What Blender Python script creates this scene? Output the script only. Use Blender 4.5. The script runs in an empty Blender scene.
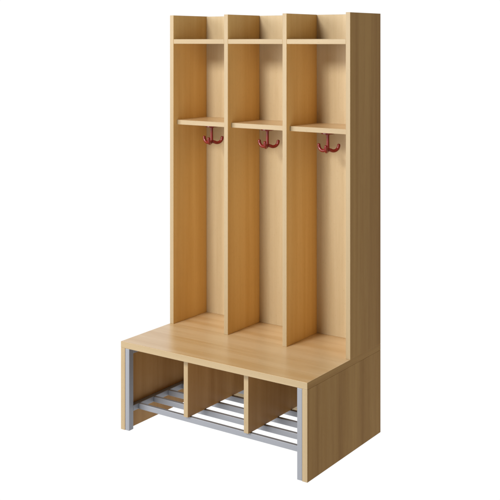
import bpy, bmesh, math
from mathutils import Vector, Matrix

sc = bpy.context.scene
col = sc.collection
sc.view_settings.view_transform = 'Standard'
sc.view_settings.look = 'None'
sc.view_settings.exposure = 0
sc.view_settings.gamma = 1

# ------------------------------------------------------------------ sizes (metres)
W, D = 0.66, 0.4158            # overall width and depth
T, TU = 0.0166, 0.0148         # bench boards, upper boards
YU = 0.2312                    # front of the upper part
HS, TB = 0.2645, 0.0186        # seat top, seat board thickness
HT = 1.2502                    # overall height
ZA, ZB = 1.1594, 0.9009        # undersides of top shelf and hat shelf
REC = 0.0184                   # hat shelf set back
YB = D - 0.0120                # front of back panels
BAY = (W - 4 * TU) / 3
XS = [i * (BAY + TU) for i in range(4)]


# ------------------------------------------------------------------ materials
def new_mat(name):
    m = bpy.data.materials.new(name)
    m.use_nodes = True
    nt = m.node_tree
    return m, nt, nt.nodes, nt.links, nt.nodes['Principled BSDF']


def wood(name, axis, light, dark, seed, rough=0.42, contrast=1.15, spec=0.35, fleck=0.26):
    """beech laminate: broad streaks, fine grain and short pores running along one axis"""
    m, nt, N, L, b = new_mat(name)
    tc = N.new('ShaderNodeTexCoord')
    info = N.new('ShaderNodeObjectInfo')
    sh = N.new('ShaderNodeVectorMath'); sh.operation = 'SCALE'
    cmb = N.new('ShaderNodeCombineXYZ')
    for i in range(3):
        L.new(info.outputs['Random'], cmb.inputs[i])
    L.new(cmb.outputs[0], sh.inputs[0]); sh.inputs['Scale'].default_value = 7.0
    add = N.new('ShaderNodeVectorMath'); add.operation = 'ADD'
    L.new(tc.outputs['Object'], add.inputs[0]); L.new(sh.outputs[0], add.inputs[1])
    add2 = N.new('ShaderNodeVectorMath'); add2.operation = 'ADD'
    L.new(add.outputs[0], add2.inputs[0]); add2.inputs[1].default_value = (seed * 1.7, seed * 2.3, seed * .9)

    def noise(scale, squash, detail=2.0, rg=0.5, dist=0.0):
        mp = N.new('ShaderNodeMapping')
        s = [1.0, 1.0, 1.0]; s[axis] = squash
        mp.inputs['Scale'].default_value = s
        L.new(add2.outputs[0], mp.inputs['Vector'])
        n = N.new('ShaderNodeTexNoise')
        n.inputs['Scale'].default_value = scale
        n.inputs['Detail'].default_value = detail
        n.inputs['Roughness'].default_value = rg
        n.inputs['Distortion'].default_value = dist
        L.new(mp.outputs[0], n.inputs['Vector'])
        return n.outputs['Fac']

    def mathn(op, a, bb):
        n = N.new('ShaderNodeMath'); n.operation = op
        for i, v in enumerate((a, bb)):
            if isinstance(v, (int, float)): n.inputs[i].default_value = v
            else: L.new(v, n.inputs[i])
        return n.outputs[0]

    broad = noise(24, 0.035, 2.0, 0.5, 0.4)
    mid = noise(95, 0.02, 3.0, 0.6)
    fine = noise(420, 0.03, 2.0, 0.6)
    mott = noise(60, 0.35, 3.0, 0.6)
    v = mathn('ADD', mathn('MULTIPLY', broad, 0.80), mathn('MULTIPLY', mid, 0.30))
    v = mathn('ADD', v, mathn('MULTIPLY', fine, 0.20))
    v = mathn('ADD', v, mathn('MULTIPLY', mott, 0.12))
    v = mathn('SUBTRACT', v, 0.71)
    v = mathn('ADD', mathn('MULTIPLY', v, 2.4 * contrast), 0.5)
    ramp = N.new('ShaderNodeMix'); ramp.data_type = 'RGBA'; ramp.clamp_factor = True
    L.new(v, ramp.inputs['Factor'])
    ramp.inputs[6].default_value = (*dark, 1); ramp.inputs[7].default_value = (*light, 1)
    # pores: short dark flecks
    fl = noise(760, 0.16, 1.0, 0.5)
    mr = N.new('ShaderNodeMapRange')
    mr.inputs['From Min'].default_value = 0.62; mr.inputs['From Max'].default_value = 0.76
    mr.inputs['To Min'].default_value = 0.0; mr.inputs['To Max'].default_value = fleck
    L.new(fl, mr.inputs['Value'])
    mx = N.new('ShaderNodeMix'); mx.data_type = 'RGBA'; mx.blend_type = 'MULTIPLY'
    L.new(mr.outputs[0], mx.inputs['Factor'])
    L.new(ramp.outputs[2], mx.inputs[6]); mx.inputs[7].default_value = (0.55, 0.42, 0.30, 1)
    L.new(mx.outputs[2], b.inputs['Base Color'])
    r = mathn('ADD', mathn('MULTIPLY', mid, 0.12), rough - 0.06)
    L.new(r, b.inputs['Roughness'])
    b.inputs['Specular IOR Level'].default_value = spec
    bp = N.new('ShaderNodeBump'); bp.inputs['Strength'].default_value = 0.06
    bp.inputs['Distance'].default_value = 0.0006
    L.new(fine, bp.inputs['Height']); L.new(bp.outputs[0], b.inputs['Normal'])
    return m


LIGHT, DARK = (0.585, 0.47, 0.295), (0.47, 0.355, 0.20)
INNER_BOUNCE_L, INNER_BOUNCE_D = (0.70, 0.47, 0.185), (0.62, 0.38, 0.128)  # same beech, warm bounced light between the bays painted into the colour
BENCH_SHADE_L, BENCH_SHADE_D = (0.40, 0.228, 0.084), (0.31, 0.16, 0.048)  # same beech, darkened in the colour for the shade under the seat
SIDE_SHADE_L, SIDE_SHADE_D = (0.295, 0.168, 0.049), (0.21, 0.104, 0.022)  # same beech, shade of the outer side faces painted into the colour
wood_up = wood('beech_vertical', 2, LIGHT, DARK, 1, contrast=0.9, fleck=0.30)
wood_side_shaded = wood('beech_vertical_side_shaded', 2, SIDE_SHADE_L, SIDE_SHADE_D, 2, rough=0.55, spec=0.10)
wood_side_along_shaded = wood('beech_along_side_shaded', 1, SIDE_SHADE_L, SIDE_SHADE_D, 7, rough=0.55, spec=0.10)
wood_bench_shaded = wood('beech_vertical_bench_shaded', 2, BENCH_SHADE_L, BENCH_SHADE_D, 8, rough=0.45, spec=0.2)
wood_inner_bounce = wood('beech_vertical_inner_bounce', 2, INNER_BOUNCE_L, INNER_BOUNCE_D, 6, rough=0.5, spec=0.08)
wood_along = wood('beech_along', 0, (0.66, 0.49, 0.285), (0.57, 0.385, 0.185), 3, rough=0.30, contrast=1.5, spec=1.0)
edge_up = wood('beech_edge_vertical', 2, (0.395, 0.303, 0.18), (0.325, 0.237, 0.128), 4, contrast=0.8)
edge_along = wood('beech_edge_along', 0, (0.395, 0.303, 0.18), (0.325, 0.237, 0.128), 5, contrast=0.8)

metal, nt, N, L, b = new_mat('silver_coated_tube')
n = N.new('ShaderNodeTexNoise'); n.inputs['Scale'].default_value = 900
tc = N.new('ShaderNodeTexCoord'); L.new(tc.outputs['Object'], n.inputs['Vector'])
mx = N.new('ShaderNodeMix'); mx.data_type = 'RGBA'; L.new(n.outputs['Fac'], mx.inputs['Factor'])
mx.inputs[6].default_value = (0.24, 0.253, 0.285, 1); mx.inputs[7].default_value = (0.285, 0.298, 0.333, 1)
L.new(mx.outputs[2], b.inputs['Base Color'])
b.inputs['Metallic'].default_value = 0.35; b.inputs['Roughness'].default_value = 0.45

red, nt, N, L, b = new_mat('red_plastic')
n = N.new('ShaderNodeTexNoise'); n.inputs['Scale'].default_value = 300
tc = N.new('ShaderNodeTexCoord'); L.new(tc.outputs['Object'], n.inputs['Vector'])
mx = N.new('ShaderNodeMix'); mx.data_type = 'RGBA'; L.new(n.outputs['Fac'], mx.inputs['Factor'])
mx.inputs[6].default_value = (0.145, 0.007, 0.006, 1); mx.inputs[7].default_value = (0.185, 0.010, 0.008, 1)
L.new(mx.outputs[2], b.inputs['Base Color'])
b.inputs['Roughness'].default_value = 0.28

white = bpy.data.materials.new('glowing_white_sweep')
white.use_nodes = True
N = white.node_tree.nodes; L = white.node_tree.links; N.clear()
e = N.new('ShaderNodeEmission'); e.inputs['Color'].default_value = (1, 1, 1, 1); e.inputs['Strength'].default_value = 1.01  # white is emitted by the sheet itself, so no shadow shows on it
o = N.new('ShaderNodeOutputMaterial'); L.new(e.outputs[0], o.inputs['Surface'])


# ------------------------------------------------------------------ helpers
def link(name, bm, mats, parent=None, smooth=False):
    me = bpy.data.meshes.new(name)
    bm.normal_update()
    bm.to_mesh(me); bm.free()
    for m in mats: me.materials.append(m)
    if smooth:
        for p in me.polygons: p.use_smooth = True
    ob = bpy.data.objects.new(name, me)
    col.objects.link(ob)
    if parent: ob.parent = parent
    return ob


def board_bm(p0, p1, bevel=0.0009, edge_faces=('-y',), side_faces=()):
    """one board; faces named in edge_faces carry the edge-band material (slot 1)"""
    bm = bmesh.new()
    s = Vector(p1) - Vector(p0); c = (Vector(p1) + Vector(p0)) / 2
    bmesh.ops.create_cube(bm, size=1.0, matrix=Matrix.Translation(c) @ Matrix.Diagonal((*s, 1)))
    dirs = {'-x': (-1, 0, 0), '+x': (1, 0, 0), '-y': (0, -1, 0), '+y': (0, 1, 0), '-z': (0, 0, -1), '+z': (0, 0, 1)}
    bm.normal_update()
    if bevel:
        bmesh.ops.bevel(bm, geom=list(bm.edges), offset=bevel, segments=2, profile=0.5, affect='EDGES')
        bm.normal_update()
    for f in bm.faces:
        for k in edge_faces:
            if f.normal.dot(Vector(dirs[k])) > 0.6:
                f.material_index = 1
        for k in side_faces:
            if f.normal.dot(Vector(dirs[k])) > 0.6:
                f.material_index = 2
    return bm


def board(name, p0, p1, mats, parent, edge_faces=('-y',), bevel=0.0009, side_faces=()):
    return link(name, board_bm(p0, p1, bevel, edge_faces, side_faces), mats, parent)


def tube_bm(p0, p1, r=0.0015, seg=3):
    bm = bmesh.new()
    s = Vector(p1) - Vector(p0); c = (Vector(p1) + Vector(p0)) / 2
    bmesh.ops.create_cube(bm, size=1.0, matrix=Matrix.Translation(c) @ Matrix.Diagonal((*s, 1)))
    bmesh.ops.bevel(bm, geom=list(bm.edges), offset=r, segments=seg, profile=0.5, affect='EDGES')
    return bm


def sweep_bm(path, radii, n=14):
    """round tube along a path, ends closed"""
    bm = bmesh.new(); rings = []
    for i, p in enumerate(path):
        a = path[max(i - 1, 0)]; c = path[min(i + 1, len(path) - 1)]
        t = (c - a).normalized()
        u = t.cross(Vector((0, 0, 1)))
        if u.length < 1e-3: u = Vector((1, 0, 0))
        u.normalize(); w = t.cross(u)
        rings.append([bm.verts.new(p + radii[i] * (math.cos(k * 2 * math.pi / n) * u + math.sin(k * 2 * math.pi / n) * w)) for k in range(n)])
    for r0, r1 in zip(rings, rings[1:]):
        for k in range(n):
            bm.faces.new((r0[k], r0[(k + 1) % n], r1[(k + 1) % n], r1[k]))
    bm.faces.new(rings[0][::-1]); bm.faces.new(rings[-1])
    bmesh.ops.recalc_face_normals(bm, faces=bm.faces)
    return bm


# ------------------------------------------------------------------ the setting: a white studio sweep that glows by itself
def sweep_sheet():
    bm = bmesh.new()
    R, y1, h = 1.5, 3.2, 6.0
    prof = [(-9.0, 0.0), (y1, 0.0)]
    for k in range(1, 13):
        a = k / 12 * math.pi / 2
        prof.append((y1 + R * math.sin(a), R * (1 - math.cos(a))))
    prof.append((y1 + R, h))
    rows = [(bm.verts.new((-30, y, z)), bm.verts.new((22, y, z))) for y, z in prof]
    for a, c in zip(rows, rows[1:]):
        bm.faces.new((a[0], a[1], c[1], c[0]))
    return bm


fl = link('floor', sweep_sheet(), [white], smooth=True)
fl['kind'] = 'structure'
fl.location.z = -0.0005

# ------------------------------------------------------------------ the cloakroom unit
unit = bpy.data.objects.new('coat_locker', None)
col.objects.link(unit)
unit['label'] = 'open beech cloakroom locker with three coat bays above a shoe bench'
unit['category'] = 'locker'

VU, VI, VB, VS, HA = [wood_up, edge_up], [wood_inner_bounce, edge_up], [wood_bench_shaded, edge_up], [wood_side_shaded, edge_up], [wood_along, edge_along]

# bench
board('bench_seat', (0, 0, HS - TB), (W, D, HS), HA + [wood_side_along_shaded], unit, ('-y',), 0.0009, ('+x',))
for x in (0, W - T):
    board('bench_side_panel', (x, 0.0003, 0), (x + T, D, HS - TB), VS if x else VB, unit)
board('bench_back_panel', (T, D - 0.014, 0.002), (W - T, D - 0.001, HS - TB), VU, unit, ())
for i in (1, 2):
    xm = XS[i] + TU / 2
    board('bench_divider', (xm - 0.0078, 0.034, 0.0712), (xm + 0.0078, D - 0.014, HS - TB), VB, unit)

# upper part
for i in (0, 3):
    board('side_panel', (XS[i], YU, HS), (XS[i] + TU, D, HT), VI + [wood_side_shaded], unit, side_faces=('+x',) if i else ('-x',))
for i in (1, 2):
    board('divider', (XS[i], YU + 0.0002, HS), (XS[i] + TU, YB, HT - 0.0002), VI, unit)
board('back_panel', (XS[0] + TU, YB, HS), (XS[3], D - 0.001, HT - 0.0006), VU, unit, ())
for i in range(3):
    x0, x1 = XS[i] + TU, XS[i + 1]
    board('top_shelf', (x0, YU + 0.0006, ZA), (x1, YB, ZA + TU), HA, unit)
    board('hat_shelf', (x0, YU + REC, ZB), (x1, YB, ZB + TU), HA, unit)

# triple coat hooks under the hat shelves: stem > mounting plate, three arms
ARMS = [math.radians(a) for a in (-69, 51, 171)]


def plate_bm():
    bm = bmesh.new()
    prof = [(0.0, 0.0), (0.0195, 0.0), (0.0202, -0.0010), (0.0202, -0.0062), (0.0194, -0.0070), (0.0070, -0.0078), (0.0056, -0.0105)]
    n = 32; rings = []
    for r, z in prof[1:]:
        rings.append([bm.verts.new((r * math.cos(k * 2 * math.pi / n), r * math.sin(k * 2 * math.pi / n), z)) for k in range(n)])
    for a, c in zip(rings, rings[1:]):
        for k in range(n):
            bm.faces.new((a[k], a[(k + 1) % n], c[(k + 1) % n], c[k]))
    bm.faces.new(rings[0]); bm.faces.new(rings[-1])
    bmesh.ops.recalc_face_normals(bm, faces=bm.faces)
    return bm


def stem_bm():
    zs = [-0.003, -0.012, -0.028, -0.044, -0.053, -0.0575, -0.0598]
    rs = [0.0048, 0.0045, 0.0044, 0.0047, 0.0052, 0.0043, 0.0016]
    return sweep_bm([Vector((0, 0, z)) for z in zs], rs, 18)


def arm_bm(a):
    d = Vector((math.cos(a), math.sin(a), 0))
    path, rad = [], []
    cx, cz, R = 0.0185, -0.0420, 0.0160
    pts = [(0.001, -0.0530), (0.006, -0.0545)]
    for k in range(11):
        t = math.radians(238 + k * 12.2)
        pts.append((cx + R * math.cos(t), cz + R * math.sin(t)))
    for j, (r, z) in enumerate(pts):
        path.append(d * r + Vector((0, 0, z)))
        rad.append(0.0049)
    tip = path[-1]; t = (path[-1] - path[-2]).normalized()
    for off, r in ((0.0020, 0.0047), (0.0036, 0.0039), (0.0047, 0.0021)):
        path.append(tip + t * off); rad.append(r)
    return sweep_bm(path, rad, 16)


hook = link('coat_hook', stem_bm(), [red], unit, True)
hook_parts = [link('mounting_plate', plate_bm(), [red], hook, False)] + [link('hook_arm', arm_bm(a), [red], hook, True) for a in ARMS]
for i in range(3):
    pos = (XS[i] + TU + BAY / 2, 0.301, ZB)
    if i == 0:
        hook.location = pos
    else:
        h = hook.copy(); col.objects.link(h); h.parent = unit; h.location = pos
        for p in hook_parts:
            q = p.copy(); col.objects.link(q); q.parent = h

# shoe rack of square silver tube: rails, legs, slats
LW = 0.0162
xl, xr = T + 0.0001, W - T - 0.0001
rail_z0, rail_z1 = 0.0545, 0.0722
rack = bpy.data.objects.new('shoe_rack', None); col.objects.link(rack); rack.parent = unit
for x in (xl, xr - LW):
    link('side_rail', tube_bm((x, 0.0205, rail_z0), (x + LW, D - 0.018, rail_z1)), [metal], rack)
    link('top_rail', tube_bm((x, 0.0205, HS - TB - 0.0175), (x + LW, D - 0.018, HS - TB - 0.0004)), [metal], rack)
for x in (xl, xr - LW):
    link('leg', tube_bm((x, 0.0008, 0.0006), (x + LW, 0.0202, HS - TB - 0.0004)), [metal], rack)
slat = None
for k in range(5):
    y = 0.0435 + 0.0698 * k
    if slat is None:
        slat = link('slat', tube_bm((xl + LW + 0.0003, 0, 0), (xr - LW - 0.0003, 0.0105, 0.0165), 0.0013), [metal], rack)
        s_ = slat
    else:
        s_ = slat.copy(); col.objects.link(s_); s_.parent = rack
    s_.location = (0, y, 0.0542)

# ------------------------------------------------------------------ light
w = bpy.data.worlds.new('World'); sc.world = w; w.use_nodes = True
bg = w.node_tree.nodes['Background']
bg.inputs['Color'].default_value = (1.0, 0.95, 0.88, 1); bg.inputs['Strength'].default_value = 0.15

def softbox(name, d, dist, size, watts, colour):
    ld = bpy.data.lights.new(name, 'AREA')
    ld.shape = 'DISK'; ld.size = size; ld.energy = watts; ld.color = colour
    lo = bpy.data.objects.new(name, ld); col.objects.link(lo)
    d = Vector(d).normalized()
    lo.location = Vector((0.33, 0.2, 0.7)) - d * dist
    lo.rotation_euler = d.to_track_quat('-Z', 'Y').to_euler()


softbox('key_light', (0.17, 1.0, -0.56), 4.0, 0.95, 132, (1.0, 0.97, 0.92))
softbox('fill_light', (0.62, 1.0, -0.22), 4.0, 2.8, 134, (1.0, 0.98, 0.95))

# ------------------------------------------------------------------ camera (level, with lens shift)
cd = bpy.data.cameras.new('camera'); cam = bpy.data.objects.new('camera', cd); col.objects.link(cam)
cd.sensor_width = 36; cd.lens = 1004.35 / 500 * 36
cd.shift_x = (250 - 267.07) / 500; cd.shift_y = -(250 - 40.61) / 500
cd.clip_end = 200
cam.location = (2.0577, -2.2602, 1.1696)
cam.rotation_euler = (math.pi / 2, 0, 0.5939)
sc.camera = cam
